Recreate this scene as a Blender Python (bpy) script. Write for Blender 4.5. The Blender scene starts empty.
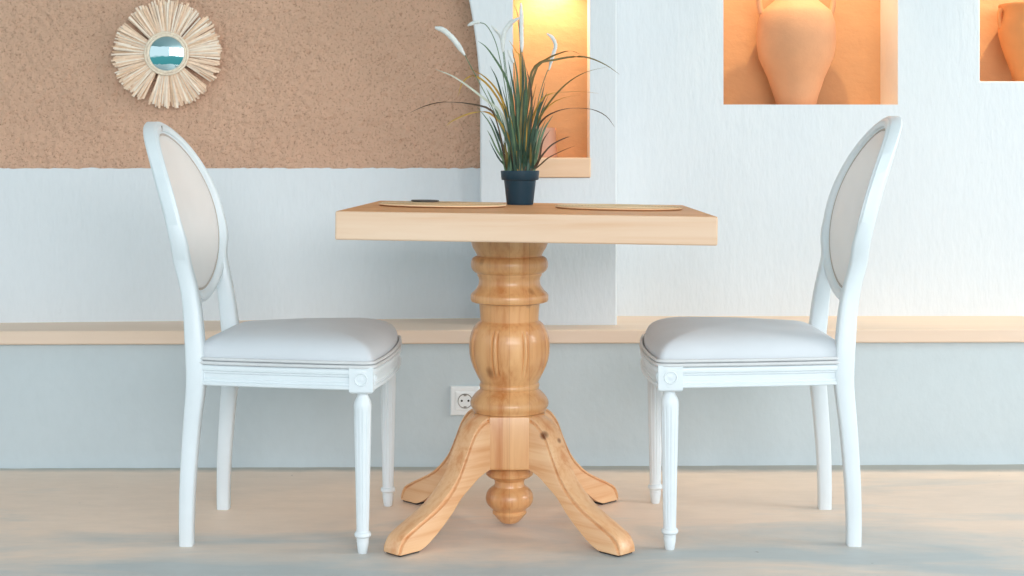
import bpy, bmesh, math, random
from mathutils import Vector, Matrix, noise
random.seed(7)
C = bpy.context.scene.collection
PI = math.pi
F = 1422.0; HC = 0.87; HZ = 160.0          # focal length in px, eye height, horizon row (camera set-up only)

# ------------------------------------------------------------------ materials
def new_mat(name):
    m = bpy.data.materials.new(name); m.use_nodes = True
    nt = m.node_tree; b = nt.nodes['Principled BSDF']
    return m, nt, b
def N(nt, t, **kw):
    n = nt.nodes.new(t)
    for k, v in kw.items():
        if k in n.inputs: n.inputs[k].default_value = v
        else: setattr(n, k, v)
    return n
def coords(nt, scale=(1, 1, 1)):
    tc = N(nt, 'ShaderNodeTexCoord'); mp = N(nt, 'ShaderNodeMapping')
    mp.inputs['Scale'].default_value = scale
    nt.links.new(tc.outputs['Object'], mp.inputs['Vector'])
    return mp.outputs['Vector']
def ramp(nt, fac, stops):
    r = N(nt, 'ShaderNodeValToRGB')
    el = r.color_ramp.elements
    while len(el) < len(stops): el.new(0.5)
    for e, (p, c) in zip(el, stops):
        e.position = p; e.color = (*c, 1)
    nt.links.new(fac, r.inputs['Fac'])
    return r.outputs['Color']
def noise_tex(nt, vec, scale, detail=4, rough=0.55, dist=0.0):
    n = N(nt, 'ShaderNodeTexNoise'); n.inputs['Scale'].default_value = scale
    n.inputs['Detail'].default_value = detail; n.inputs['Roughness'].default_value = rough
    n.inputs['Distortion'].default_value = dist
    nt.links.new(vec, n.inputs['Vector'])
    return n.outputs['Fac']
def bump(nt, b, height, strength, dist=0.01, prev=None):
    bp = N(nt, 'ShaderNodeBump'); bp.inputs['Strength'].default_value = strength
    bp.inputs['Distance'].default_value = dist
    nt.links.new(height, bp.inputs['Height'])
    if prev is not None: nt.links.new(prev, bp.inputs['Normal'])
    nt.links.new(bp.outputs['Normal'], b.inputs['Normal'])
    return bp.outputs['Normal']
def mix(nt, fac, c1, c2, mode='MIX'):
    m = N(nt, 'ShaderNodeMix'); m.data_type = 'RGBA'; m.blend_type = mode
    for idx, v in ((0, fac), (6, c1), (7, c2)):
        if hasattr(v, 'is_linked'): nt.links.new(v, m.inputs[idx])
        elif isinstance(v, tuple): m.inputs[idx].default_value = (*v, 1)
        else: m.inputs[idx].default_value = v
    return m.outputs[2]
def srgb(r, g, b):
    f = lambda c: (c/255/12.92) if c <= 10 else ((c/255+0.055)/1.055)**2.4
    return (f(r), f(g), f(b))

def mat_plain(name, c, rough=0.5, var=0.06, scale=12, bstr=0.0, bscale=60, spec=0.5, stretch=(1, 1, 1)):
    m, nt, b = new_mat(name)
    v = coords(nt, stretch)
    f = noise_tex(nt, v, scale)
    lo = tuple(x*(1-var) for x in c); hi = tuple(min(1, x*(1+var)) for x in c)
    nt.links.new(ramp(nt, f, [(0.3, lo), (0.7, hi)]), b.inputs['Base Color'])
    b.inputs['Roughness'].default_value = rough
    b.inputs['Specular IOR Level'].default_value = spec
    if bstr: bump(nt, b, noise_tex(nt, v, bscale), bstr, 0.004)
    return m

def mat_plaster(name, c, dirt=None, trowel=0.35, vert=1.0):
    m, nt, b = new_mat(name)
    v = coords(nt); vs = coords(nt, (vert*2.2, 1, 0.6))
    f = noise_tex(nt, v, 3.0, 5)
    col = ramp(nt, f, [(0.25, tuple(x*0.955 for x in c)), (0.75, c)])
    fine = noise_tex(nt, vs, 42, 6, 0.6)
    col = mix(nt, 0.3, col, ramp(nt, fine, [(0.3, tuple(x*0.93 for x in c)), (0.6, c)]))
    spots = noise_tex(nt, v, 30, 3)
    col = mix(nt, ramp(nt, spots, [(0.73, (0, 0, 0)), (0.80, (0.35, 0.35, 0.35))]), col, dirt or tuple(x*0.8 for x in c))
    nt.links.new(col, b.inputs['Base Color'])
    b.inputs['Roughness'].default_value = 0.85
    b.inputs['Specular IOR Level'].default_value = 0.2
    p = bump(nt, b, noise_tex(nt, vs, 14, 3), trowel, 0.006)
    bump(nt, b, fine, trowel, 0.003, p)
    return m

def mat_wood(name, light, dark, axis=2, gscale=1.0, rough=0.35, strips=0.0, knots=True, coat=0.0, amt=1.0):
    m, nt, b = new_mat(name)
    st = [9*gscale]*3; st[axis] = 0.7*gscale
    v = coords(nt, tuple(st))
    f = noise_tex(nt, v, 3.2, 6, 0.6, 0.4)
    col = ramp(nt, f, [(0.30, tuple(l*(1-amt)+d*amt for l, d in zip(light, dark))), (0.48, tuple((l*1.4+d*0.6)/2 for l, d in zip(light, dark))), (0.66, light)])
    st2 = [60*gscale]*3; st2[axis] = 1.6*gscale
    f2 = noise_tex(nt, coords(nt, tuple(st2)), 2.0, 4)
    col = mix(nt, ramp(nt, f2, [(0.52, (0, 0, 0)), (0.75, (0.45*amt,)*3)]), col, dark)
    if strips:
        tc = N(nt, 'ShaderNodeTexCoord'); sx = N(nt, 'ShaderNodeSeparateXYZ')
        nt.links.new(tc.outputs['Object'], sx.inputs[0])
        # glued staves: step noise per stave
        a = sx.outputs[0 if axis != 0 else 1]
        d = N(nt, 'ShaderNodeMath', operation='DIVIDE'); d.inputs[1].default_value = strips
        nt.links.new(a, d.inputs[0])
        fl = N(nt, 'ShaderNodeMath', operation='FLOOR'); nt.links.new(d.outputs[0], fl.inputs[0])
        wn = N(nt, 'ShaderNodeTexWhiteNoise', noise_dimensions='1D'); nt.links.new(fl.outputs[0], wn.inputs['W'])
        col = mix(nt, 0.55, col, ramp(nt, wn.outputs['Value'], [(0, (0.74, 0.70, 0.66)), (1, (1.0, 1.0, 1.0))]), 'MULTIPLY')
        fr = N(nt, 'ShaderNodeMath', operation='FRACT'); nt.links.new(d.outputs[0], fr.inputs[0])
        col = mix(nt, ramp(nt, fr.outputs[0], [(0.0, (0.55,)*3), (0.035, (0, 0, 0))]), col, tuple(x*0.55 for x in dark))
    if knots:
        kv = N(nt, 'ShaderNodeTexVoronoi'); kv.inputs['Scale'].default_value = 7.0
        st3 = [1, 1, 1]; st3[axis] = 0.6
        nt.links.new(coords(nt, tuple(st3)), kv.inputs['Vector'])
        col = mix(nt, ramp(nt, kv.outputs['Distance'], [(0.05, (0.85,)*3), (0.11, (0, 0, 0))]), col, tuple(x*0.35 for x in dark))
    nt.links.new(col, b.inputs['Base Color'])
    b.inputs['Roughness'].default_value = rough
    b.inputs['Coat Weight'].default_value = coat
    b.inputs['Coat Roughness'].default_value = 0.15
    bump(nt, b, f2, 0.06, 0.002)
    return m

WHITEC = (0.80, 0.835, 0.85)
M = {}
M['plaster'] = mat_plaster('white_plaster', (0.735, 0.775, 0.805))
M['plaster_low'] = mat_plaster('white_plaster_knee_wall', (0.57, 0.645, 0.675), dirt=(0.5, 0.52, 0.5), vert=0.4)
M['niche'] = mat_plaster('ochre_plaster', srgb(213, 160, 116), trowel=1.0, vert=0.2)
M['reveal'] = mat_plaster('pale_reveal_plaster', srgb(238, 222, 210))
M['paint'] = mat_plain('white_chair_paint', (0.755, 0.815, 0.845), 0.34, 0.03, 9, 0.05, 80)
M['fabric'] = mat_plain('pale_seat_fabric', srgb(212, 217, 222), 0.6, 0.035, 6, 0.08, 300, 0.35)
M['backfab'] = mat_plain('beige_satin_fabric', srgb(241, 236, 232), 0.36, 0.04, 5, 0.05, 300, 0.5)
M['pipe'] = mat_plain('piping_cord', srgb(214, 216, 217), 0.6)
M['backpipe'] = mat_plain('beige_piping', srgb(190, 180, 172), 0.7)
M['gap'] = mat_plain('dark_gap', srgb(120, 108, 98), 0.8)
M['terra'] = mat_plain('terracotta', srgb(222, 160, 118), 0.75, 0.08, 7, 0.25, 90, 0.3)
M['terra_orange'] = mat_plain('orange_terracotta', srgb(222, 146, 88), 0.75, 0.08, 7, 0.25, 90, 0.3)
M['terra_pink'] = mat_plain('pink_terracotta', srgb(206, 158, 136), 0.8, 0.06, 9, 0.2, 90, 0.3)
M['top_wood'] = mat_wood('tabletop_wood', srgb(231, 200, 172), srgb(216, 168, 128), 0, 0.55, 0.28, 0, False, 0.35, 0.8)
M['top_face_wood'] = mat_wood('shaded_top_wood', srgb(228, 168, 118), srgb(206, 138, 86), 0, 0.55, 0.5, 0, False, 0.0, 0.8)  # top face painted darker and more orange for the weaker light it gets
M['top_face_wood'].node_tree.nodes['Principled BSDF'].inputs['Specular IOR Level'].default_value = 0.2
M['ped_wood'] = mat_wood('pedestal_wood', srgb(234, 182, 126), srgb(198, 124, 66), 2, 0.9, 0.33, 0.046, True, 0.25)
M['leg_wood'] = mat_wood('leg_wood', srgb(236, 193, 148), srgb(208, 138, 84), 0, 0.9, 0.36, 0, False, 0.2)
M['leg_wood_knotty'] = mat_wood('leg_wood_knotty', srgb(236, 193, 148), srgb(208, 138, 84), 0, 0.9, 0.36, 0, False, 0.2)
def add_knots(m, spots):
    nt = m.node_tree; b = nt.nodes['Principled BSDF']; src = b.inputs['Base Color'].links[0].from_socket
    tc = N(nt, 'ShaderNodeTexCoord')
    for p, r_ in spots:
        d = N(nt, 'ShaderNodeVectorMath', operation='DISTANCE'); d.inputs[1].default_value = p
        nt.links.new(tc.outputs['Object'], d.inputs[0])
        src = mix(nt, ramp(nt, d.outputs['Value'], [(r_*0.5, (0.9,)*3), (r_, (0, 0, 0))]), src, srgb(120, 66, 34))
    nt.links.new(src, b.inputs['Base Color'])
add_knots(M['leg_wood_knotty'], [((0.135, -0.022, 0.236), 0.012), ((0.152, 0.012, 0.222), 0.006)])
M['ledge_wood'] = mat_wood('ledge_wood', srgb(232, 210, 190), srgb(222, 194, 168), 0, 0.5, 0.55, 0, False, 0.0, 0.5)
M['sill_wood'] = mat_wood('sill_wood', srgb(240, 206, 174), srgb(224, 178, 138), 0, 0.6, 0.5, 0, False, 0.0, 0.7)
M['pad'] = mat_plain('dark_felt', (0.05, 0.045, 0.04), 0.9)
M['pot'] = mat_plain('dark_teal_plastic', srgb(12, 52, 70), 0.45, 0.08, 20)
M['soil'] = mat_plain('soil', (0.03, 0.028, 0.02), 0.95, 0.4, 60, 0.6, 120)
M['plume'] = mat_plain('white_plume', (0.74, 0.76, 0.74), 0.9, 0.08, 90, 0.5, 400, 0.2)
M['blade_dark'] = mat_plain('dark_green_blade', srgb(56, 82, 66), 0.5, 0.3, 30)
M['blade_mid'] = mat_plain('mid_green_blade', srgb(96, 122, 90), 0.5, 0.3, 30)
M['blade_olive'] = mat_plain('olive_blade', srgb(112, 100, 56), 0.5, 0.25, 30)
M['blade_gold'] = mat_plain('golden_blade', srgb(186, 146, 60), 0.5, 0.2, 30)
M['blade_brown'] = mat_plain('brown_blade', srgb(84, 66, 48), 0.5, 0.25, 30)
M['blade_pale'] = mat_plain('pale_blade', srgb(196, 200, 184), 0.6, 0.1, 30)
M['raffia_a'] = mat_plain('raffia_straw', srgb(248, 218, 192), 0.85, 0.08, 90, 0.3, 200, 0.1)
M['raffia_b'] = mat_plain('raffia_pale', srgb(254, 234, 216), 0.85, 0.06, 90, 0.3, 200, 0.3)
M['raffia_c'] = mat_plain('raffia_brown', srgb(234, 200, 170), 0.85, 0.08, 90, 0.3, 200, 0.3)
M['braid'] = mat_plain('raffia_braid', srgb(250, 230, 210), 0.75, 0.12, 120, 0.5, 300, 0.3)
M['plastic'] = mat_plain('white_plastic', (0.84, 0.865, 0.87), 0.3, 0.02)
M['hole'] = mat_plain('dark_hole', (0.03, 0.028, 0.025), 0.7)
M['metal'] = mat_plain('grey_metal', (0.35, 0.34, 0.32), 0.35)
M['metal'].node_tree.nodes['Principled BSDF'].inputs['Metallic'].default_value = 0.8
M['coaster'] = mat_plain('dark_coaster', srgb(74, 72, 72), 0.5, 0.1)

def make_mirror():
    m, nt, b = new_mat('mirror_glass')
    b.inputs['Base Color'].default_value = (0.50, 0.64, 0.66, 1)
    b.inputs['Metallic'].default_value = 1.0; b.inputs['Roughness'].default_value = 0.02
    bump(nt, b, noise_tex(nt, coords(nt), 26, 2), 0.12, 0.004)
    return m
M['mirror'] = make_mirror()

def make_stucco():
    m, nt, b = new_mat('brown_stucco')
    v = coords(nt)
    f = noise_tex(nt, v, 5, 5)
    c = srgb(229, 187, 160)
    col = ramp(nt, f, [(0.3, tuple(x*0.93 for x in c)), (0.7, tuple(min(1, x*1.03) for x in c))])
    f2 = noise_tex(nt, v, 135, 5, 0.7)
    col = mix(nt, ramp(nt, f2, [(0.30, (0.75,)*3), (0.47, (0, 0, 0))]), col, srgb(158, 112, 90))
    nt.links.new(col, b.inputs['Base Color'])
    b.inputs['Roughness'].default_value = 0.95; b.inputs['Specular IOR Level'].default_value = 0.1
    p = bump(nt, b, f2, 0.7, 0.012)
    bump(nt, b, noise_tex(nt, v, 190, 3), 0.7, 0.005, p)
    return m
M['stucco'] = make_stucco()

def make_floor():
    m, nt, b = new_mat('washed_screed')
    v = coords(nt, (0.55, 1.5, 1)); v1 = coords(nt)
    warm = srgb(241, 218, 198); grey = srgb(188, 194, 194)
    tc = N(nt, 'ShaderNodeTexCoord'); sx = N(nt, 'ShaderNodeSeparateXYZ')
    nt.links.new(tc.outputs['Object'], sx.inputs[0])
    f = noise_tex(nt, v, 2.6, 6, 0.6, 0.5)
    # colour is mostly warmer in a band along the wall, greyer towards the room
    mr = N(nt, 'ShaderNodeMapRange'); mr.inputs['From Min'].default_value = 2.95; mr.inputs['From Max'].default_value = 3.65
    mr.inputs['To Min'].default_value = -0.17; mr.inputs['To Max'].default_value = 0.22
    nt.links.new(sx.outputs[1], mr.inputs['Value'])
    ad = N(nt, 'ShaderNodeMath', operation='ADD'); nt.links.new(f, ad.inputs[0]); nt.links.new(mr.outputs[0], ad.inputs[1])
    col = ramp(nt, ad.outputs[0], [(0.33, grey), (0.62, warm)])
    f2 = noise_tex(nt, coords(nt, (1, 2.4, 1)), 9, 6, 0.65)
    col = mix(nt, 0.5, col, ramp(nt, f2, [(0.3, (0.84, 0.84, 0.84)), (0.65, (1, 1, 1))]), 'MULTIPLY')
    # mortar strip along the wall foot
    md = N(nt, 'ShaderNodeMath', operation='MULTIPLY_ADD'); md.inputs[1].default_value = 0.05
    nt.links.new(noise_tex(nt, v1, 9, 4), md.inputs[0]); nt.links.new(sx.outputs[1], md.inputs[2])
    col = mix(nt, ramp(nt, md.outputs[0], [(0.0, (0, 0, 0)), (1.0, (0, 0, 0))]), col, grey)
    r2 = N(nt, 'ShaderNodeMapRange'); r2.inputs['From Min'].default_value = 3.985; r2.inputs['From Max'].default_value = 4.03
    nt.links.new(md.outputs[0], r2.inputs['Value'])
    col = mix(nt, r2.outputs[0], col, srgb(176, 172, 162))
    sp = noise_tex(nt, v1, 34, 2, 0.4)
    col = mix(nt, ramp(nt, sp, [(0.775, (0, 0, 0)), (0.80, (0.7,)*3)]), col, srgb(96, 88, 80))
    nt.links.new(col, b.inputs['Base Color'])
    b.inputs['Roughness'].default_value = 0.5
    b.inputs['Specular IOR Level'].default_value = 0.4
    bump(nt, b, f2, 0.12, 0.004)
    return m
M['floor'] = make_floor()

def make_mat_weave():
    m, nt, b = new_mat('woven_placemat')
    tc = N(nt, 'ShaderNodeTexCoord'); ln = N(nt, 'ShaderNodeVectorMath', operation='LENGTH')
    nt.links.new(tc.outputs['Object'], ln.inputs[0])
    mu = N(nt, 'ShaderNodeMath', operation='MULTIPLY'); mu.inputs[1].default_value = 2*PI/0.0075
    nt.links.new(ln.outputs['Value'], mu.inputs[0])
    sn = N(nt, 'ShaderNodeMath', operation='SINE'); nt.links.new(mu.outputs[0], sn.inputs[0])
    col = ramp(nt, sn.outputs[0], [(0.0, srgb(222, 178, 132)), (0.6, srgb(244, 212, 172))])
    nt.links.new(col, b.inputs['Base Color']); b.inputs['Roughness'].default_value = 0.8
    bump(nt, b, sn.outputs[0], 0.4, 0.002)
    return m
M['weave'] = make_mat_weave()

# ------------------------------------------------------------------ object helpers
def tag(o, label=None, cat=None, group=None, kind=None):
    if label: o['label'] = label
    if cat: o['category'] = cat
    if group: o['group'] = group
    if kind: o['kind'] = kind
    return o
def empty(name, loc=(0, 0, 0), rz=0.0):
    o = bpy.data.objects.new(name, None); C.objects.link(o)
    o.location = loc; o.rotation_euler = (0, 0, rz); o.empty_display_size = 0.05
    return o
def obj(name, bm, mats, parent=None, smooth=True, bevel=0.0, seg=2, subsurf=0, loc=None, rot=None, angle=40):
    bmesh.ops.recalc_face_normals(bm, faces=bm.faces[:])
    me = bpy.data.meshes.new(name); bm.to_mesh(me); bm.free()
    for m in (mats if isinstance(mats, list) else [mats]): me.materials.append(m)
    if smooth: me.shade_smooth()
    o = bpy.data.objects.new(name, me); C.objects.link(o)
    if parent: o.parent = parent
    if loc: o.location = loc
    if rot: o.rotation_euler = rot
    if bevel:
        b = o.modifiers.new('bevel', 'BEVEL'); b.width = bevel; b.segments = seg; b.limit_method = 'ANGLE'; b.angle_limit = math.radians(35)
    if subsurf:
        s = o.modifiers.new('subsurf', 'SUBSURF'); s.levels = subsurf; s.render_levels = subsurf
    if smooth and not subsurf:
        if hasattr(me, 'set_sharp_from_angle'): me.set_sharp_from_angle(angle=math.radians(angle))
    return o
def add_box(bm, x0, x1, y0, y1, z0, z1, mat=0):
    vs = [bm.verts.new(p) for p in ((x0,y0,z0),(x1,y0,z0),(x1,y1,z0),(x0,y1,z0),(x0,y0,z1),(x1,y0,z1),(x1,y1,z1),(x0,y1,z1))]
    for f in ((3,2,1,0),(4,5,6,7),(0,1,5,4),(1,2,6,5),(2,3,7,6),(3,0,4,7)):
        fc = bm.faces.new([vs[i] for i in f]); fc.material_index = mat
    return vs
def add_rings(bm, rings, closed_u=True, cap0=True, cap1=True, mat=0, closed_v=False):
    R = [[bm.verts.new(p) for p in r] for r in rings]
    n = len(R[0]); seq = list(range(len(R)-1)) + ([len(R)-1] if closed_v else [])
    for i in seq:
        a, b = R[i], R[(i+1) % len(R)]
        for j in range(n if closed_u else n-1):
            k = (j+1) % n
            f = bm.faces.new((a[j], a[k], b[k], b[j])); f.material_index = mat
    if closed_u and not closed_v:
        if cap0: bm.faces.new(R[0][::-1]).material_index = mat
        if cap1: bm.faces.new(R[-1]).material_index = mat
    return R
def add_lathe(bm, prof, n=48, cx=0, cy=0, rmod=None, mat=0):
    rings = []
    for r, z in prof:
        ring = []
        for j in range(n):
            a = 2*PI*j/n
            rr = r if rmod is None else r*rmod(a, z)
            ring.append((cx+rr*math.cos(a), cy+rr*math.sin(a), z))
        rings.append(ring)
    return add_rings(bm, rings, mat=mat)
def catmull(pts, n):
    pts = [Vector(p) for p in pts]; P = [pts[0]*2-pts[1]] + pts + [pts[-1]*2-pts[-2]]
    out = []; segs = len(pts)-1
    for i in range(n):
        t = i/(n-1)*segs; k = min(int(t), segs-1); u = t-k
        p0, p1, p2, p3 = P[k], P[k+1], P[k+2], P[k+3]
        out.append(0.5*((2*p1)+(p2-p0)*u+(2*p0-5*p1+4*p2-p3)*u*u+(3*p1-p0-3*p2+p3)*u**3))
    return out
def add_tube(bm, pts, rad, n=8, mat=0, closed=False):
    pts = [Vector(p) for p in pts]; m = len(pts); rings = []
    t0 = (pts[1]-pts[0]).normalized()
    up = Vector((0, 0, 1)) if abs(t0.z) < 0.9 else Vector((0, 1, 0))
    nrm = (up - t0*up.dot(t0)).normalized()
    for i in range(m):
        if closed: t = (pts[(i+1) % m]-pts[i-1]).normalized()
        else: t = (pts[min(i+1, m-1)]-pts[max(i-1, 0)]).normalized()
        nrm = (nrm - t*nrm.dot(t)).normalized(); bn = t.cross(nrm)
        r = rad(i/(m-1)) if callable(rad) else rad
        rings.append([pts[i]+nrm*math.cos(2*PI*j/n)*r+bn*math.sin(2*PI*j/n)*r for j in range(n)])
    add_rings(bm, rings, mat=mat, closed_v=closed)
def quad(bm, pts, mat=0):
    f = bm.faces.new([bm.verts.new(p) for p in pts]); f.material_index = mat; return f

# ------------------------------------------------------------------ the setting
LEDGE_Z = 0.389
def d_left(x): return 4.20+0.09*(x+1.5)            # upper wall on the left, slightly angled
def d_low(x): return 4.017+(x+1.44)*0.0184         # knee wall
D_R, D_P = 4.385, 4.146                            # right upper wall, pilaster face
PX0, PX1 = -0.093, 0.306                           # pilaster sides
NX0, NX1, NZ0, NZ1 = 0.003, 0.227, 0.818, 1.56     # tall niche opening

bm = bmesh.new(); add_box(bm, -4.2, 4.2, -0.7, 4.9, -0.10, 0.0)
tag(obj('floor', bm, M['floor'], smooth=False), 'washed beige and grey screed floor', kind='structure')

bm = bmesh.new(); add_box(bm, -4.2, 4.2, -1.2, 4.9, 2.75, 2.85)
tag(obj('ceiling', bm, M['plaster'], smooth=False), 'white plaster ceiling', kind='structure')
# knee wall with slightly uneven plaster foot
bm = bmesh.new()
nx, nz = 160, 24; rows = []
for k in range(nz+1):
    z = -0.01 + (0.3495+0.01)*k/nz; row = []
    for i in range(nx+1):
        x = -4.0+8.0*i/nx
        bulge = 0.003*noise.noise((x*2.5, z*4, 3.1)) - 0.012*max(0, 1-z/0.035)*(0.5+0.5*noise.noise((x*14, 0, 9)))
        row.append(bm.verts.new((x, d_low(x)+bulge, z)))
    rows.append(row)
for k in range(nz):
    for i in range(nx): bm.faces.new((rows[k][i], rows[k][i+1], rows[k+1][i+1], rows[k+1][i]))
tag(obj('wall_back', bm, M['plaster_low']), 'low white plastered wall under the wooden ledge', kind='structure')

# wooden ledge on the knee wall
bm = bmesh.new()
xs = [-4.0+8.0*i/40 for i in range(41)]
rings = []
for x in xs:
    y0 = d_low(x)-0.02
    rings.append([(x, y0, 0.350), (x, 4.395, 0.350), (x, 4.395, LEDGE_Z), (x, y0, LEDGE_Z)])
add_rings(bm, rings)
tag(obj('wooden_ledge', bm, M['ledge_wood'], bevel=0.004), 'long pale wooden ledge running along the whole back wall at seat height', 'ledge')

# left wall: white band with a ragged top edge, brown stucco above
bm = bmesh.new()
nx = 260; zlist = [LEDGE_Z+0.0005, 0.5, 0.62, 0.74, 0.80, 0.83]
rows = []
X0, X1 = -3.2, PX0+0.02
def edge_z(x): return 0.845+0.0035*noise.noise((x*22, 0, 1))+0.003*noise.noise((x*60, 0, 5))
for z in zlist:
    rows.append([bm.verts.new((X0+(X1-X0)*i/nx, d_left(X0+(X1-X0)*i/nx)+0.003*noise.noise((i*0.05, z*5, 2)), z)) for i in range(nx+1)])
rows.append([bm.verts.new((X0+(X1-X0)*i/nx, d_left(X0+(X1-X0)*i/nx)+0.002, edge_z(X0+(X1-X0)*i/nx))) for i in range(nx+1)])
rows.append([bm.verts.new((X0+(X1-X0)*i/nx, d_left(X0+(X1-X0)*i/nx)+0.035, edge_z(X0+(X1-X0)*i/nx)+0.001)) for i in range(nx+1)])
for a, b in zip(rows, rows[1:]):
    for i in range(nx): bm.faces.new((a[i], a[i+1], b[i+1], b[i]))
tag(obj('wall_left', bm, M['plaster']), 'white plaster band of the left wall below the brown stucco', kind='structure')

bm = bmesh.new()
nx, nz = 420, 190; rows = []
sx0, sx1, sz0, sz1 = -2.1, PX0+0.03, 0.82, 1.72
for k in range(nz+1):
    z = sz0+(sz1-sz0)*k/nz; row = []
    for i in range(nx+1):
        x = sx0+(sx1-sx0)*i/nx
        h = 0.0045*noise.noise((x*60, z*60, 0.3))+0.004*noise.noise((x*110, z*90, 7.7))+0.002*noise.noise((x*18, z*22, 4))
        row.append(bm.verts.new((x, d_left(x)+0.016-h, z)))
    rows.append(row)
for k in range(nz):
    for i in range(nx): bm.faces.new((rows[k][i], rows[k][i+1], rows[k+1][i+1], rows[k+1][i]))
for (a, b) in ((-3.2, sx0),):
    quad(bm, [(a, d_left(a)+0.016, sz0), (b, d_left(b)+0.016, sz0), (b, d_left(b)+0.016, sz1), (a, d_left(a)+0.016, sz1)])
quad(bm, [(-3.2, d_left(-3.2)+0.016, sz1), (sx1, d_left(sx1)+0.016, sz1), (sx1, d_left(sx1)+0.016, 2.6), (-3.2, d_left(-3.2)+0.016, 2.6)])
tag(obj('wall_left_stucco', bm, M['stucco'], angle=180), 'rough brown stucco field of the left wall', kind='structure')

# pilaster that swings into an arch over the stucco field, with the tall lit niche
def arch_x(z):
    if z <= 1.02: return PX0
    t = z-1.02; R = 1.55
    return PX0-R+math.sqrt(max(0.01, R*R-t*t))
bm = bmesh.new()
zs = sorted(set([LEDGE_Z+0.04*i for i in range(54)] + [NZ0, NZ1, 2.5]))
BACK = 4.50
for z0, z1 in zip(zs, zs[1:]):
    a0, a1 = arch_x(z0), arch_x(z1)
    quad(bm, [(a0, D_P, z0), (NX0, D_P, z0), (NX0, D_P, z1), (a1, D_P, z1)])
    quad(bm, [(NX1, D_P, z0), (PX1, D_P, z0), (PX1, D_P, z1), (NX1, D_P, z1)])
    if z1 <= NZ0+1e-6 or z0 >= NZ1-1e-6:
        quad(bm, [(NX0, D_P, z0), (NX1, D_P, z0), (NX1, D_P, z1), (NX0, D_P, z1)])
    quad(bm, [(a0, D_P, z0), (a1, D_P, z1), (a1, BACK, z1), (a0, BACK, z0)])
    quad(bm, [(PX1, D_P, z0), (PX1, BACK, z0), (PX1, BACK, z1), (PX1, D_P, z1)])
ND = 0.15
for (xa, xb) in ((NX0, NX0), (NX1, NX1)):
    quad(bm, [(xa, D_P, NZ0), (xa, D_P+ND, NZ0), (xa, D_P+ND, NZ1), (xa, D_P, NZ1)], 1)
for z in (NZ0, NZ1):
    quad(bm, [(NX0, D_P, z), (NX1, D_P, z), (NX1, D_P+ND, z), (NX0, D_P+ND, z)], 1)
bmesh.ops.remove_doubles(bm, verts=bm.verts[:], dist=1e-5)
tag(obj('wall_pilaster', bm, [M['plaster'], M['reveal']], smooth=True, bevel=0.005, angle=30), 'white plaster pilaster rising into an arch', kind='structure')
bm = bmesh.new(); add_box(bm, NX0-0.01, NX1+0.01, D_P+ND-0.001, D_P+ND+0.03, NZ0-0.01, NZ1+0.01)
tag(obj('wall_niche_back', bm, M['niche'], smooth=False), 'ochre plaster back of the tall niche', kind='structure')
bm = bmesh.new(); add_box(bm, NX0+0.001, NX1+0.002, D_P-0.008, D_P+ND-0.004, NZ0+0.001, 0.877)
tag(obj('niche_sill', bm, M['sill_wood'], bevel=0.003), 'short pale wooden sill block at the foot of the tall niche', 'sill')

# right wall with two niches
HA = (0.652, 1.190, 1.041, 2.0); HB = (1.4435, 1.90, 1.113, 2.0); NDR = 0.21
bm = bmesh.new()
xc = sorted([PX1-0.01, HA[0], HA[1], HB[0], HB[1], 3.2]); zc = sorted([LEDGE_Z, HA[2], HB[2], 2.0, 2.5])
inside = lambda x, z, H: H[0] < x < H[1] and H[2] < z < H[3]
for xa, xb in zip(xc, xc[1:]):
    for za, zb in zip(zc, zc[1:]):
        mx, mz = (xa+xb)/2, (za+zb)/2
        if inside(mx, mz, HA) or inside(mx, mz, HB): continue
        quad(bm, [(xa, D_R, za), (xb, D_R, za), (xb, D_R, zb), (xa, D_R, zb)])
for H in (HA, HB):
    for x in H[:2]: quad(bm, [(x, D_R, H[2]), (x, D_R+NDR, H[2]), (x, D_R+NDR, H[3]), (x, D_R, H[3])], 1)
    for z in H[2:]: quad(bm, [(H[0], D_R, z), (H[1], D_R, z), (H[1], D_R+NDR, z), (H[0], D_R+NDR, z)], 1)
bmesh.ops.remove_doubles(bm, verts=bm.verts[:], dist=1e-5)
tag(obj('wall_right', bm, [M['plaster'], M['reveal']], smooth=True, bevel=0.004, angle=30), 'white plaster wall on the right with two niches', kind='structure')
for H, nm in ((HA, 'large middle'), (HB, 'far right')):
    bm = bmesh.new(); add_box(bm, H[0]-0.01, H[1]+0.01, D_R+NDR-0.001, D_R+NDR+0.03, H[2]-0.01, H[3]+0.01)
    tag(obj('wall_niche_back', bm, M['niche'], smooth=False), 'ochre plaster back of the %s niche' % nm, kind='structure')

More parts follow.
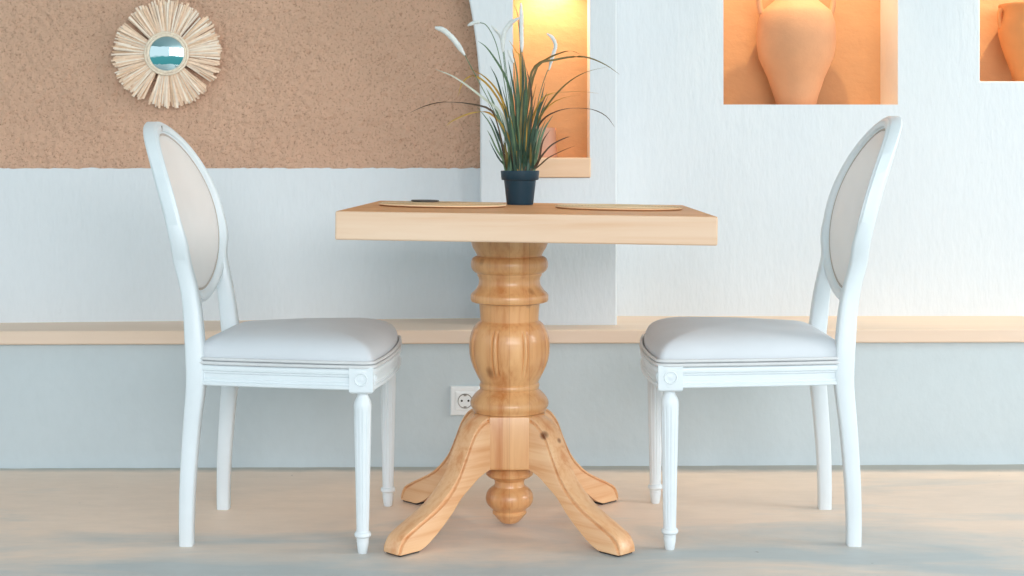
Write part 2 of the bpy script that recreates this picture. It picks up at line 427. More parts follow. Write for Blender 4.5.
# ------------------------------------------------------------------ pedestal table
TX, TY, TZ = 0.039, 3.37, 0.757
TILT = math.radians(0.80)
table = tag(empty('pedestal_table', (-0.006, 3.385, 0)), 'square light wooden pedestal table with turned baluster column and four scrolled feet', 'table')
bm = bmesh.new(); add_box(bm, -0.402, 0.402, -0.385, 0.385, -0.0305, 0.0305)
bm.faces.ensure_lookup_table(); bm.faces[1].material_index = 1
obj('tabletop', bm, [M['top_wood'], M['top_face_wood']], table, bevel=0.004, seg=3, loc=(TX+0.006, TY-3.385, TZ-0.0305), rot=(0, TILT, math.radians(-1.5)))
prof_px = [(234,38.5),(243,38.3),(247,37),(251,34.4),(254,32.8),(255.5,32.6),(256.5,35),(258,37),(261,38.4),(264,38.7),(267,38.3),(270,36.8),(272,34.5),(273,32.5),
           (275.5,32.2),(277,31),(280,30.4),(284,31),(287,32.5),(290,34.6),(293,38),(295,39),(299,39),(301,38),(302,35),(302.8,31),(304,30.2),(312,29.4),(320,29),
           (320.8,30),(323,33),(327,36),(332,38.2),(338,39.8),(346,40.4),(353,40),(360,38.6),(366,36.6),(372,33.8),(377,31.2),(380,29.6),(382,28.7),(383,29.6),(385,30),(387,29.6),(388,28.8),
           (389.5,30),(391,32),(394,35),(397,37.2),(400,38.8),(402,39.2),(404.5,39),(407,37.4),(408.5,36.6),(410,36.4),(410.5,34),(411.5,33),(413,32)]
prof = [(p/420.0, 0.87-(y-160)/420.0) for y, p in prof_px]
zb0, zb1 = 0.87-(326-160)/420.0, 0.87-(374-160)/420.0
def gad(a, z):
    if not (zb1-0.012 < z < zb0+0.012): return 1.0
    e = max(0, min(1, (zb0-z)/0.012, (z-zb1)/0.012))
    u = (((a-math.radians(24))/(2*PI/8)+0.5) % 1.0)-0.5
    u = abs(u)*45                       # degrees from groove centre
    g = 0.0
    if u < 2.4: g = 0.022*(1-(u/2.4)**2) - 0.004
    elif u < 5.2: g = -0.042*math.sin((u-2.4)/2.8*PI)
    return 1+g*e
# refine the bulb rings
fine = []
for (r0, z0), (r1, z1) in zip(prof, prof[1:]):
    k = 3 if zb1-0.02 < (z0+z1)/2 < zb0+0.02 else 1
    for i in range(k): fine.append((r0+(r1-r0)*i/k, z0+(z1-z0)*i/k))
fine.append(prof[-1])
bm = bmesh.new(); add_lathe(bm, fine, 288, rmod=gad)
obj('column', bm, M['ped_wood'], table, angle=32)
bm = bmesh.new(); ca, cb = 0.047, 0.084
oc = [(-ca,-cb),(ca,-cb),(cb,-ca),(cb,ca),(ca,cb),(-ca,cb),(-cb,ca),(-cb,-ca)]
add_rings(bm, [[(x*q, y*q, z) for x, y in oc] for q, z in ((0.97, .149), (1.0, .152), (1.0, .270), (0.98, .274))])
obj('leg_block', bm, M['ped_wood'], table, bevel=0.002)
fin_px = [(466,20),(470.5,22.5),(473,23.8),(476,23.4),(478,21),(479.5,17),(482,14.8),(485,14.6),(487.5,15.5),(489,18),(491.5,21),(495,23),(499.5,23.9),(503.5,23.2),(506.5,21.3),(509,18.6),(511,16.4),(512,16.2),(513,17),(514.5,17),(516,15.8),(519,13.2),(523,9.6),(524,8)]
bm = bmesh.new(); add_lathe(bm, [(p/420.0, 0.875-(y-160)/420.0) for y, p in fin_px], 64)
obj('finial', bm, M['ped_wood'], table, angle=32)
up = [(.080,.272),(.098,.271),(.120,.260),(.143,.234),(.164,.193),(.195,.142),(.250,.094),(.322,.058),(.354,.041),(.368,.020),(.369,.006)]
lo = [(.080,.151),(.088,.151),(.100,.148),(.125,.138),(.152,.120),(.182,.099),(.213,.067),(.262,.028),(.300,.007),(.330,.005),(.362,.005)]
U = catmull([(a, 0, b) for a, b in up], 44); L = catmull([(a, 0, b) for a, b in lo], 44)
def leg_bm():
    bm = bmesh.new(); t = 0.0275; rings = []
    for u, l in zip(U, L):
        dv = (u-l); h = max(dv.length, 1e-4); n = dv/h
        s = min(1.0, h/0.03)
        cs = [(-t, 0), (-t, 1-0.0), (None, None)]
        pts = []
        for (w, dz) in ((-1, 1.0), (-1, 0.62), (-0.97, 0.52), (-0.74, 0.46), (-0.74, 0.30), (-0.88, 0.20), (-0.86, 0.05), (-0.62, -0.04), (-0.3, -0.07), (0, -0.08), (0.3, -0.07), (0.62, -0.04), (0.86, 0.05), (0.88, 0.20), (0.74, 0.30), (0.74, 0.46), (0.97, 0.52), (1, 0.62), (1, 1.0)):
            if dz == 1.0: p = l.copy()
            else: p = u - n*(dz*0.024*s)
            pts.append((p.x, w*t, p.z))
        rings.append(pts)
    add_rings(bm, rings)
    return bm
for k, ang in enumerate((225, 315, 45, 135)):
    lg = obj('leg', leg_bm(), M['leg_wood_knotty' if ang == 315 else 'leg_wood'], table, rot=(0, 0, math.radians(ang)), angle=38)
    bm = bmesh.new(); add_box(bm, 0.305, 0.362, -0.024, 0.024, 0.0, 0.0065)
    obj('foot_pad', bm, M['pad'], lg, bevel=0.002)

def on_top(x): return TZ-math.tan(TILT)*(x-TX)

def placemat(x, y, r, label, thick=0.0065):
    bm = bmesh.new(); prof = [(0.001, 0.0)]
    prof += [(r*0.5, 0.0), (r-0.004, 0.0), (r, 0.0025), (r+0.0005, 0.005), (r-0.003, thick)]
    k = int((r-0.006)/0.00375)
    for i in range(k):
        rr = r-0.006-i*0.00375
        prof.append((max(rr, 0.001), thick-0.0012+(0.0012 if i % 2 == 0 else 0)))
    add_lathe(bm, prof, 96)
    o = obj('placemat', bm, M['weave'], loc=(x, y, on_top(x)+0.0006), rot=(0, TILT, 0))
    return tag(o, label, 'placemat', 'round woven placemats')
placemat(-0.166, 3.40, 0.152, 'round woven straw placemat on the table before the left chair, a dark disc on it')
placemat(0.2535, 3.38, 0.1505, 'round woven straw placemat on the table before the right chair, with nothing on it')
bm = bmesh.new()
add_lathe(bm, [(0.001, 0), (0.032, 0), (0.0345, 0.0015), (0.0345, 0.003), (0.0325, 0.004), (0.026, 0.004), (0.025, 0.0032), (0.001, 0.0032)], 48)
tag(obj('coaster', bm, M['coaster'], loc=(-0.214, 3.497, on_top(-0.214)+0.0073), rot=(0, TILT, 0)), 'small flat dark grey disc lying on the left placemat', 'coaster')

# ------------------------------------------------------------------ potted grass
PGX, PGY = 0.020, 3.575; PF = F/PGY
PGZ = on_top(PGX)+0.0006
plant = tag(empty('potted_grass', (PGX, PGY, PGZ)), 'tufty artificial grass with white plumes in a small dark pot on the table', 'plant')
bm = bmesh.new()
add_lathe(bm, [(0.001,0.003),(0.026,0.003),(0.028,0.0),(0.0325,0.0),(0.0335,0.003),(0.0402,0.060),(0.0405,0.0615),(0.0455,0.062),(0.0468,0.064),(0.0485,0.082),(0.0487,0.0845),(0.0475,0.0855),(0.0455,0.085),(0.044,0.078),(0.040,0.070),(0.001,0.070)], 64)
obj('pot', bm, M['pot'], plant, angle=30)
bm = bmesh.new()
rings = []
for q in range(9):
    r = 0.0425*(1-q/9)+0.001
    rings.append([(r*math.cos(a*2*PI/40), r*math.sin(a*2*PI/40), 0.073+0.004*(q > 0)+0.003*noise.noise((r*90*math.cos(a*.157), r*90*math.sin(a*.157), 2))) for a in range(40)])
add_rings(bm, rings); obj('soil', bm, M['soil'], plant)
def lp(px, py, dep=0.0):
    """picture measurements of the tuft turned into metres around the pot"""
    d = PGY+dep
    return Vector(((px-512)*d/F-PGX, dep, HC-(py-HZ)*d/F-PGZ))
bladeM = ['blade_dark', 'blade_mid', 'blade_olive', 'blade_gold', 'blade_brown', 'blade_pale']
fol = bmesh.new()
def blade(pts, w, mat, n=18, twist=0.0):
    P = catmull(pts, n); rows = []
    side0 = Vector((math.cos(twist), math.sin(twist), 0))
    for i, p in enumerate(P):
        t = (P[min(i+1, n-1)]-P[max(i-1, 0)]).normalized()
        s = (side0-t*side0.dot(t)); s = s.normalized() if s.length > 1e-3 else Vector((0, 1, 0))
        u = i/(n-1); ww = w*(0.75+0.25*min(1, u*4))*(1-u**2.6)+0.0004
        nn = t.cross(s)
        rows.append([fol.verts.new(p-s*ww/2), fol.verts.new(p+nn*ww*0.18), fol.verts.new(p+s*ww/2)])
    for a, b in zip(rows, rows[1:]):
        for j in range(2):
            f = fol.faces.new((a[j], a[j+1], b[j+1], b[j])); f.material_index = bladeM.index(mat)
def pxblade(pxs, w, mat, spread=0.05, root=None):
    dep = random.uniform(-spread, spread)
    x0 = pxs[0][0]
    if root is None: root = (max(508, min(532, 520+(x0-520)*0.3)), 176)
    pts = [lp(root[0], root[1], random.uniform(-0.02, 0.02))]
    m = len(pxs)
    for i, (a, b) in enumerate(pxs): pts.append(lp(a, b, dep*(i+1)/m))
    blade(pts, w, mat, 22, random.uniform(-0.6, 0.6))
G = [([(526,120),(531.6,72.5),(547,59),(562,52.5),(571.7,51),(581,54.4)],.005,'blade_olive'),
     ([(527,110),(537,67),(554.5,60),(573.6,56.7),(589,57.8),(606,65),(619.4,74.4)],.005,'blade_olive'),
     ([(530,140),(545,109),(564,86),(585,72.5),(612,66)],.005,'blade_olive'),
     ([(533,140),(541.7,121),(555.5,111.7),(573,108),(592,109.4),(606,116),(614.6,127)],.0048,'blade_brown'),
     ([(531,125),(544,97),(569,91.7),(585,92),(599,93.5)],.004,'blade_gold'),
     ([(532,130),(545,110),(560,99),(580,95)],.004,'blade_gold'),
     ([(540,165),(548.6,157.7),(564,150),(575,146)],.004,'blade_brown'),
     ([(536,165),(541.7,156),(552,144.7),(566,137.7),(572,136.5)],.004,'blade_brown'),
     ([(534,168),(539,159.4),(542.5,142),(550,130)],.0055,'blade_brown'),
     ([(514,165),(505,135),(492,111),(471,104),(444,102),(425,106),(410,112.7)],.0052,'blade_brown'),
     ([(514,150),(501.7,114.6),(482.6,97.4),(456,78),(435,69)],.0062,'blade_pale'),
     ([(516,140),(501.7,99),(486,78),(467,67)],.006,'blade_gold'),
     ([(507,120),(492,90),(475,76),(463,82),(457.7,97)],.0048,'blade_gold'),
     ([(510,140),(492,114.6),(473,112.7),(454,120),(446,126)],.0048,'blade_gold'),
     ([(516,140),(510.6,95),(505,76),(495,59),(486,47),(478,41)],.006,'blade_mid'),
     ([(521,120),(520,61),(516,51.5),(508.7,40)],.005,'blade_gold'),
     ([(522,120),(521,60),(518,17),(513.5,4)],.0042,'blade_olive'),
     ([(529,140),(531.6,103),(530,84),(526,67)],.0055,'blade_brown'),
     ([(513,150),(505,110),(497,80),(490,66)],.006,'blade_dark'),
     ([(512,150),(500,120),(492,100),(486,88)],.006,'blade_mid'),
     ([(510,160),(500,140),(494,125),(489,116)],.006,'blade_dark'),
     ([(507,165),(497,150),(491,137),(487,130)],.0045,'blade_mid'),
     ([(508,168),(500,160),(494,150),(489,140)],.004,'blade_dark'),
     ([(531,150),(536,120),(541,100),(545,82)],.006,'blade_dark'),
     ([(533,155),(538,128),(542,112),(546,105)],.006,'blade_mid'),
     ([(523,120),(523,80),(523,52)],.0075,'blade_dark'),
     ([(525,120),(526,90),(525,70),(524,58)],.0065,'blade_mid'),
     ([(518,120),(512,80),(508,60)],.005,'blade_dark'),
     ([(520,120),(517,75),(512,48)],.005,'blade_mid')]
for p, w, m_ in G: pxblade(p, w*1.2, m_)
for i in range(92):                       # the dense heart of the tuft
    x0 = random.gauss(0, 1); h = random.uniform(30, 104)*(1-0.16*min(2, abs(x0)))
    lean = x0*0.20+random.uniform(-0.08, 0.08)
    tipx = 521+lean*h*1.25; rx = 520+max(-13, min(13, x0*7)); top = 174-h
    q = random.uniform(0.2, 1.0)
    pts = [(rx+(tipx-rx)*0.22, 174-h*0.35), (rx+(tipx-rx)*0.55, 174-h*0.72), (tipx, top+6*q*abs(lean))]
    pxblade(pts, random.uniform(.0042, .0078), random.choices(bladeM[:5], (6, 5, 1.6, .35, .8))[0], 0.06, (rx, 177))
obj('foliage', fol, [M[k] for k in bladeM], plant, angle=180)
def plume(px, stem, rpx, dep):
    P = [lp(a, b, dep) for a, b in px]; P = catmull(P, 40)
    bm = bmesh.new(); R = rpx/PF
    add_tube(bm, P, lambda t: R*(0.35+0.65*min(1, t*6))*(0.45+0.55*min(1, (1-t)*5))*(1+0.05*math.sin(t*61)), 10)
    for v in bm.verts: v.co += Vector((noise.noise(v.co*900), noise.noise(v.co*900+Vector((9, 0, 0))), noise.noise(v.co*900+Vector((0, 9, 0)))))*0.0008
    o = obj('plume', bm, M['plume'], plant, angle=180)
    S = catmull([lp(a, b, dep*(1-i/len(stem))) for i, (a, b) in enumerate([px[0]]+stem)], 24)
    bm = bmesh.new(); add_tube(bm, S, 0.0011, 6)
    obj('stem', bm, M['blade_mid'], o)
plume([(465,55.4),(454,40),(444,30.6),(435,27.5)], [(479,82),(492,107),(506,140),(513,176)], 2.7, -0.03)
plume([(480,22.6),(475,22.4),(467.7,25.5)], [(486,25),(493,36),(499,55),(507,100),(515,176)], 1.9, 0.02)
plume([(503,52),(503,40),(505,31),(511,23),(519,18)], [(505,70),(510,110),(516,176)], 2.4, 0.0)
plume([(522,52),(521.5,30),(521,3)], [(522.5,70),(522,120),(521,176)], 2.1, -0.01)
plume([(549,70),(552.6,56),(555.5,46),(552.6,38),(547,33.5)], [(547,72),(541,90),(537,110),(530,176)], 1.9, 0.03)
plume([(513.5,63),(511,57),(508,50)], [(515,80),(518,120),(519,176)], 1.7, -0.03)
plume([(503,43),(499,34),(491.5,25.5)], [(505,60),(511,110),(517,176)], 1.6, 0.04)

# ------------------------------------------------------------------ chairs (facing local +x)
def chair_outline(off=0.0, n=14):
    """seat plan, counter-clockwise"""
    pts = []
    P = [(-0.196, -0.176), (-0.10, -0.197), (0.06, -0.222), (0.186, -0.238), (0.218, -0.236)]
    for p in catmull([(a, b, 0) for a, b in P], 12): pts.append((p.x, p.y))
    P = [(0.225, -0.225), (0.237, -0.12), (0.241, 0.0), (0.237, 0.12), (0.225, 0.225)]
    for p in catmull([(a, b, 0) for a, b in P], 14): pts.append((p.x, p.y))
    pts += [(x, -y) for x, y in pts[:12][::-1]]
    for y in (0.12, 0.06, 0, -0.06, -0.12): pts.append((-0.201, y))
    out = []; m = len(pts)
    for i in range(m):
        a = Vector(pts[i-1]); b = Vector(pts[(i+1) % m]); t = (b-a).normalized()
        out.append((pts[i][0]+t.y*off, pts[i][1]-t.x*off))
    return out
def backx(y, z): return -0.222-0.255*(z-0.533)+0.046*(y/0.21)**2
ZC = 0.747
def oval(a, b, th): return a*math.cos(th), ZC+b*math.sin(th)
def surf(a, b, th, off):
    y, z = oval(a, b, th); return Vector((backx(y, z)+off, y, z))

def make_chair():
    root = empty('dining_chair')
    # seat frame: moulded rail swept round the plan
    bm = bmesh.new()
    prof = [(-0.004,.366),(0.001,.366),(0.003,.368),(0.003,.374),(-0.001,.376),(-0.001,.380),(-0.004,.383),(-0.004,.394),(-0.001,.397),(-0.001,.400),(0.003,.402),(0.004,.406),(0.003,.411),(0.0,.4135),(-0.004,.4135)]
    prof = [(o, z-(0.002 if z < .39 else 0.004)) for o, z in prof]
    add_rings(bm, [[(x, y, z) for x, y in chair_outline(o)] for o, z in prof])
    sf = obj('seat_frame', bm, M['paint'], root, angle=30)
    # cushion
    bm = bmesh.new()
    base = chair_outline(-0.004); cx = 0.0
    rings = []
    for s, z in ((0.96,.412),(0.985,.414),(0.992,.420),(0.996,.431),(0.988,.441),(0.968,.452),(0.93,.462),(0.87,.4705),(0.78,.478),(0.64,.484),(0.47,.488),(0.28,.4905),(0.1,.4915)):
        rings.append([(cx+(x-cx)*s, y*s, z-0.004-0.004*max(0, -x/0.2)) for x, y in base])
    add_rings(bm, rings)
    cu = obj('seat_cushion', bm, M['fabric'], root, angle=180)
    for z, o, r in ((.4145, 0.001, .0042), (.4235, 0.0005, .0038)):
        bm = bmesh.new(); add_tube(bm, [(x, y, z) for x, y in chair_outline(o)], r, 8, closed=True)
        obj('piping', bm, M['pipe'], cu, angle=180)
    # front legs: square block with a rosette above a turned, fluted, tapering leg
    for s in (-1, 1):
        bm = bmesh.new(); lx, ly = 0.197, s*0.2145
        b = 0.0265
        add_rings(bm, [[(lx-b, ly-b, z), (lx+b, ly-b, z), (lx+b, ly+b, z), (lx-b, ly+b, z)] for z in (0.3605, 0.414)])
        rings = []
        for k, sc in ((0.3605, 1.0), (0.3570, 0.90), (0.3550, 0.66)):
            rings.append([(lx+sx*b*sc, ly+sy*b*sc, k) for sx, sy in ((-1,-1),(1,-1),(1,1),(-1,1))])
        add_rings(bm, rings)
        pr = [(.0165,.358),(.0165,.355),(.0125,.354),(.0118,.351),(.0125,.347),(.0155,.342),(.0185,.335),(.0196,.328),(.0196,.320),(.0192,.312)]
        pr += [(.0192-(.0192-.0140)*i/14, .312-(.312-.060)*i/14) for i in range(1, 15)]
        pr += [(.0140,.052),(.0140,.048),(.0165,.0465),(.0185,.043),(.0182,.0385),(.0160,.036),(.0140,.0345),(.0138,.030),(.0132,.028),(.0138,.026),(.0108,.003),(.0095,.0)]
        def fl(a, z):
            if not .055 < z < .322: return 1.0
            e = min(1, (.322-z)/.012, (z-.055)/.012)
            return 1-0.085*e*max(0, math.cos(a*12))**0.7
        add_lathe(bm, pr, 96, lx, ly, fl)
        lg = obj('front_leg', bm, M['paint'], root, bevel=0, angle=35)
        for face in (0, 1):
            bm = bmesh.new()
            rp = [(0.0150,-0.002),(0.0150,0.0012),(0.0140,0.0026),(0.0128,0.0026),(0.0115,0.0004),(0.0095,-0.0004),(0.006,0.0002),(0.003,0.0010),(0.001,0.0012)]
            add_lathe(bm, rp, 40)
            if face == 0: loc, rot = (lx, ly+s*b, 0.3875), (-s*PI/2, 0, 0)
            else: loc, rot = (lx+b, ly, 0.3875), (0, PI/2, 0)
            obj('rosette', bm, M['paint'], lg, loc=loc, rot=rot, angle=35)
    # rear legs sweep up into the back stiles
    for s in (-1, 1):
        bm = bmesh.new()
        path = [(-.209,.169,0.0,.030,.030),(-.209,.169,.06,.031,.031),(-.206,.169,.15,.033,.032),(-.197,.169,.27,.036,.034),(-.188,.169,.36,.040,.036),
                (-.189,.167,.42,.041,.036),(-.193,.163,.47,.040,.036),(-.199,.158,.53,.038,.034),(-.2085,.1565,.585,.036,.032),(-.2198,.1645,.635,.036,.030),(-.2218,.1865,.68,.036,.026),(-.2292,.1965,.72,.034,.021),(-.239,.1975,.76,.029,.018)]
        cen = catmull([(a, b*s, c) for a, b, c, _, _ in path], 40); siz = catmull([(d, e, 0) for *_, d, e in path], 40)
        rings = []
        for p, q in zip(cen, siz):
            hx, hy = q.x/2, q.y/2; c = 0.004
            rings.append([(p.x+sx, p.y+sy, p.z) for sx, sy in ((-hx+c,-hy),(hx-c,-hy),(hx,-hy+c),(hx,hy-c),(hx-c,hy),(-hx+c,hy),(-hx,hy-c),(-hx,-hy+c))])
        add_rings(bm, rings)
        obj('rear_leg', bm, M['paint'], root, angle=50)
    # oval back frame, dished
    bm = bmesh.new(); n = 96; rings = []
    pf = [(-.0145,-.012),(-.0145,.006),(-.013,.010),(-.009,.0105),(-.007,.015),(-.002,.0175),(.005,.0175),(.0085,.015),(.0095,.011),(.013,.0105),(.0155,.007),(.0155,-.014),(.012,-.0175),(-.012,-.0175)]
    for i in range(n):
        th = 2*PI*i/n
        rings.append([surf(0.193+dr, 0.199+dr, th, off) for dr, off in pf])
    add_rings(bm, rings, closed_v=True)
    bf = obj('back_frame', bm, M['paint'], root, angle=40)
    bm = bmesh.new(); rings = []
    for q, off in ((1.0,.004),(0.985,.010),(0.95,.0145),(0.88,.018),(0.75,.022),(0.55,.0255),(0.3,.028),(0.06,.029)):
        rings.append([surf(0.178*q, 0.184*q, 2*PI*i/n, off) for i in range(n)])
    add_rings(bm, [[surf(0.180, 0.186, 2*PI*i/n, -.010) for i in range(n)]]+rings)
    bc = obj('back_cushion', bm, M['backfab'], root, angle=180)
    bm = bmesh.new(); add_tube(bm, [surf(0.1775, 0.1835, 2*PI*i/n, .0085) for i in range(n)], .0032, 8, closed=True)
    obj('piping', bm, M['backpipe'], bc, angle=180)
    return root
def children(o): return [c for c in bpy.data.objects if c.parent == o]
def copy_tree(o, parent=None):
    c = o.copy(); C.objects.link(c); c.parent = parent
    for ch in children(o): copy_tree(ch, c)
    return c
chair = make_chair()
chair2 = copy_tree(chair)
chair.location = (-0.518, 3.372, 0); chair.rotation_euler.z = math.radians(-2.5)
chair2.location = (0.561, 3.388, 0); chair2.rotation_euler.z = math.radians(180-1.5); chair2.scale = (1.03, 1.0, 1.0)
tag(chair, 'white oval-backed upholstered chair left of the table, under the round mirror', 'chair', 'white oval-backed chairs')
tag(chair2, 'white oval-backed upholstered chair right of the table, below the lit vase niches', 'chair', 'white oval-backed chairs')
for c in children(chair2):                 # its back stands a little taller
    if c.name.startswith('back_'): c.scale.z = 1.024; c.location.z = -0.44*0.024
# small dark nick in the paint near the top of the left chair's back
bfl = [c for c in children(chair) if c.name.startswith('back_frame')][0]
bm = bmesh.new()
p = surf(0.1935, 0.1995, math.radians(97), 0.0160)
add_lathe(bm, [(0.0012, 0.0), (0.0024, 0.0008), (0.0024, 0.002), (0.001, 0.0026)], 12)
o = obj('nick', bm, M['metal'], bfl, loc=p, rot=(0, PI/2, 0)); o.scale = (2.6, 1.3, 1); o['label'] = 'small dark nick in the white paint'

# ------------------------------------------------------------------ raffia mirror on the stucco
MXX, MZZ = -1.027, 1.186
mir = tag(empty('raffia_mirror', (MXX, d_left(MXX)-0.004, MZZ), math.atan(0.09)), 'small round mirror in a sunburst straw raffia fringe on the brown stucco', 'mirror')
bm = bmesh.new()
random.seed(11)
gaps = [(-0.62, 0.07), (0.86, 0.06), (2.45, 0.06), (4.28, 0.06), (-0.15+2*PI, 0.03)]
for layer, (cnt, r1, yo) in enumerate(((170, 0.156, -0.004), (180, 0.161, -0.008), (110, 0.152, -0.011))):
    for i in range(cnt):
        a = 2*PI*(i+random.uniform(-0.35, 0.35))/cnt
        if any(abs(((a-g+PI) % (2*PI))-PI) < w for g, w in gaps) and random.random() < 0.85: continue
        r = r1*random.uniform(0.94, 1.02); w0, w1 = 0.0028, random.uniform(0.0035, 0.0065)
        da = random.uniform(-0.09, 0.09); tw = random.uniform(-0.003, 0.003); m_ = random.choices((0, 1, 2), (5, 4, 2))[0]
        e = Vector((math.cos(a), 0, math.sin(a))); t = Vector((-math.sin(a), 0, math.cos(a)))
        top, bot = [], []
        for k in range(6):
            u = k/5; rr = 0.056+(r-0.056)*u; w = w0+(w1-w0)*u
            cpt = e*rr + t*(da*(rr-0.056)) + Vector((0, yo-0.004*math.sin(u*PI)+random.uniform(-.001, .001), 0))
            top.append((cpt-t*w/2+Vector((0, tw*u, 0)), cpt+t*w/2-Vector((0, tw*u, 0))))
        rings = [[p0+Vector((0, .0007, 0)), p1+Vector((0, .0007, 0)), p1-Vector((0, .0007, 0)), p0-Vector((0, .0007, 0))] for p0, p1 in top]
        add_rings(bm, rings, mat=m_)
obj('raffia_fringe', bm, [M['raffia_a'], M['raffia_b'], M['raffia_c']], mir, angle=30)
for rr, tr, seg, yo in ((0.0620, 0.0042, 44, -0.017), (0.0545, 0.0042, 38, -0.019)):
    bm = bmesh.new()
    for j in range(2):
        pts = [Vector((math.cos(i*2*PI/240)*(rr+0.0022*math.cos(i*2*PI/240*seg+j*PI)), yo+0.0022*math.sin(i*2*PI/240*seg+j*PI), math.sin(i*2*PI/240)*(rr+0.0022*math.cos(i*2*PI/240*seg+j*PI)))) for i in range(240)]
        add_tube(bm, pts, tr*0.62, 6, closed=True)
    obj('braided_ring', bm, M['braid'], mir, angle=180)
bm = bmesh.new()
rings = []
for q in range(14):
    r = 0.051*(1-q/14)+0.0004
    rings.append([(r*math.cos(a*2*PI/64), -0.0185-0.006*(1-(r/0.051)**2), r*math.sin(a*2*PI/64)) for a in range(64)])
back = [(0.051*math.cos(a*2*PI/64), -0.006, 0.051*math.sin(a*2*PI/64)) for a in range(64)]
add_rings(bm, [back]+rings)
obj('mirror_glass', bm, M['mirror'], mir, angle=60)

# ------------------------------------------------------------------ vases in the niches
def amphora(name, x, y, z, prof, mat, label, handles, hr):
    root = tag(empty(name, (x, y, z)), label, 'vase', 'terracotta vases in the niches')
    bm = bmesh.new(); add_lathe(bm, prof, 72); obj('body', bm, mat, root, angle=50)
    for hs in handles:
        bm = bmesh.new()
        add_tube(bm, catmull([(hx, 0, hz) for hx, hz in hs], 24), hr, 12)
        obj('handle', bm, mat, root, angle=180)
    return root
zb = HA[2]+0.0005
pa = [(.001,0),(.059,0),(.0625,.004),(.069,.030),(.078,.055),(.0885,.088),(.103,.120),(.116,.150),(.1225,.185),(.1238,.222),(.1210,.260),(.1125,.289),(.108,.297),(.100,.305),(.084,.319),(.067,.333),(.055,.348),(.050,.370),(.049,.400),(.049,.420),(.053,.430),(.054,.436),(.049,.436),(.042,.42),(.043,.37),(.001,.36)]
hl = [(-.109,.290),(-.115,.315),(-.117,.345),(-.112,.380),(-.088,.402),(-.048,.405)]
amphora('amphora', (796-512)*4.492/F, 4.492, zb, pa, M['terra'], 'large pinkish terracotta two-handled vase in the large middle niche', [hl, [(-a, b) for a, b in hl]], 0.010)
zb = HB[2]+0.0005
pb = [(.001,0),(.042,0),(.044,.004),(.052,.035),(.068,.080),(.082,.120),(.0895,.155),(.089,.180),(.083,.200),(.079,.215),(.080,.228),(.088,.238),(.0895,.243),(.088,.247),(.080,.246),(.072,.23),(.070,.2),(.001,.19)]
hb = [(-.078,.238),(-.086,.230),(-.0905,.215),(-.089,.190),(-.084,.172)]
amphora('amphora', (1028-512)*4.485/F, 4.485, zb, pb, M['terra_orange'], 'small orange terracotta wide-rimmed vase in the far right niche', [hb, [(-a, b) for a, b in hb]], 0.0075)
bm = bmesh.new()
add_lathe(bm, [(.001,0),(.047,0),(.049,.003),(.046,.04),(.043,.085),(.0425,.088),(.039,.088),(.038,.06),(.001,.055)], 56)
tag(obj('terracotta_cup', bm, M['terra_pink'], loc=((541-512)*4.22/F, 4.224, 0.8775)), 'small plain pink terracotta cup in the tall niche, half hidden by the grass', 'cup')

# ------------------------------------------------------------------ power socket on the knee wall
SX, SZ = -0.133, 0.187
sock = tag(empty('power_socket', (SX, d_low(SX)-0.002, SZ), math.atan(0.0184)), 'white square two-pin power socket on the low wall behind the table column', 'socket')
bm = bmesh.new()
h = 0.0415
add_rings(bm, [[(sx*a, y, sz*a) for sx, sz in ((-1,-1),(1,-1),(1,1),(-1,1))] for a, y in ((h, .003), (h, -.006), (h-.003, -.009), (.0285, -.0095), (.0285, -.0085), (.0275, -.0085), (.0275, -.0105), (.0225, -.0115), (.0215, -.0115))])
obj('plate', bm, M['plastic'], sock, smooth=False, bevel=0.001)
bm = bmesh.new()
R0 = []
for r, y in ((.0215,-.0112),(.0205,-.0125),(.0195,-.0122),(.0188,-.0118),(.0185,-.0116)):
    R0.append([(r*math.cos(a*2*PI/48), y, r*math.sin(a*2*PI/48)) for a in range(48)])
add_rings(bm, R0, cap0=False, cap1=False); wl = obj('socket_ring', bm, M['metal'], sock)
for dx in (-0.0095, 0.0095):
    bm = bmesh.new(); add_lathe(bm, [(.001,0),(.0030,0),(.0030,.0012),(.001,.0014)], 20)
    obj('pin_hole', bm, M['hole'], sock, loc=(dx, -.0112, 0.001), rot=(PI/2, 0, 0))
for dz in (-0.0165, 0.0165):
    bm = bmesh.new(); add_box(bm, -.0042, .0042, -.0030, 0, -.0022, .0022)
    obj('earth_clip', bm, M['metal'], sock, loc=(0, -.0112, dz), bevel=0.0006)

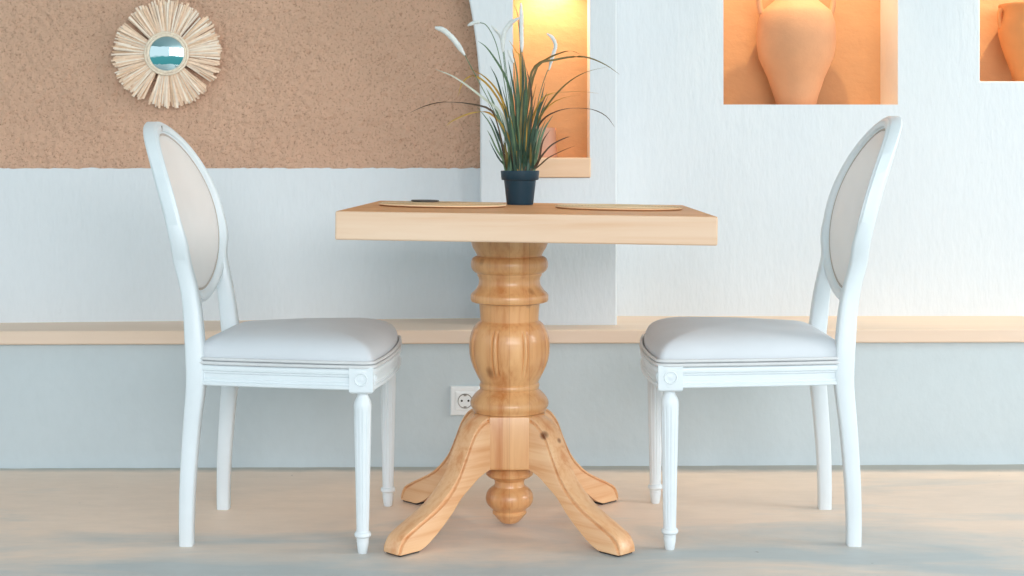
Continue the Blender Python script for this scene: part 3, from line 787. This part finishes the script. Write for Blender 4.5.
# ------------------------------------------------------------------ light
def area(name, loc, target, sx, sy, power, color):
    l = bpy.data.lights.new(name, 'AREA'); l.shape = 'RECTANGLE'; l.size = sx; l.size_y = sy; l.energy = power; l.color = color
    o = bpy.data.objects.new(name, l); C.objects.link(o); o.location = loc
    o.rotation_euler = (Vector(target)-Vector(loc)).to_track_quat('-Z', 'Y').to_euler(); return o
def spot(name, loc, target, power, color, ang, blend, rad):
    l = bpy.data.lights.new(name, 'SPOT'); l.energy = power; l.color = color; l.spot_size = math.radians(ang); l.spot_blend = blend; l.shadow_soft_size = rad
    o = bpy.data.objects.new(name, l); C.objects.link(o); o.location = loc
    o.rotation_euler = (Vector(target)-Vector(loc)).to_track_quat('-Z', 'Y').to_euler(); return o
area('front_soft_light', (1.0, -2.4, 2.0), (0.1, 3.9, 0.8), 3.6, 1.6, 102, (1.0, 0.98, 0.98))  # unseen soft light added behind the camera, standing in for frontal daylight
area('side_window_daylight', (4.6, 2.5, 1.9), (-0.5, 3.9, 0.9), 1.2, 1.2, 43, (1.0, 0.97, 0.93))
WARM = (1.0, 0.79, 0.48)
spot('niche_lamp', (0.112, D_P+0.075, 1.45), (0.112, D_P+0.12, 0.9), 5.0, WARM, 120, 0.8, 0.01)
spot('niche_lamp', (0.935, D_R-0.03, 1.88), (0.91, D_R+0.13, 1.2), 17, WARM, 70, 0.4, 0.008)
spot('niche_lamp', (1.655, D_R-0.02, 1.80), (1.64, D_R+0.15, 1.2), 13, WARM, 70, 0.4, 0.008)

w = bpy.data.worlds.new('sky'); bpy.context.scene.world = w; w.use_nodes = True
nt = w.node_tree; bg = nt.nodes['Background']
tc = N(nt, 'ShaderNodeTexCoord'); sx = N(nt, 'ShaderNodeSeparateXYZ')
nt.links.new(tc.outputs['Generated'], sx.inputs[0])
mr = N(nt, 'ShaderNodeMapRange'); mr.inputs['From Min'].default_value = -1; mr.inputs['From Max'].default_value = 1
nt.links.new(sx.outputs[2], mr.inputs['Value'])
col = ramp(nt, mr.outputs[0], [(0.0, (0.03, 0.16, 0.17)), (0.485, (0.10, 0.36, 0.38)), (0.505, (0.86, 0.93, 0.98)), (0.75, (0.83, 0.92, 1.0)), (1.0, (0.78, 0.90, 1.0))])
nt.links.new(col, bg.inputs['Color']); bg.inputs['Strength'].default_value = 1.0

# ------------------------------------------------------------------ camera
cd = bpy.data.cameras.new('camera'); cam = bpy.data.objects.new('camera', cd); C.objects.link(cam)
cam.location = (0, 0, HC); cam.rotation_euler = (PI/2, 0, 0)
cd.sensor_fit = 'HORIZONTAL'; cd.sensor_width = 36.0; cd.lens = 36.0*F/1024.0
cd.shift_y = -(288.0-HZ)/1024.0
sc = bpy.context.scene; sc.camera = cam
sc.view_settings.view_transform = 'Standard'; sc.view_settings.look = 'None'
sc.view_settings.exposure = 0.49; sc.view_settings.gamma = 1.0; sc.view_settings.use_curve_mapping = False
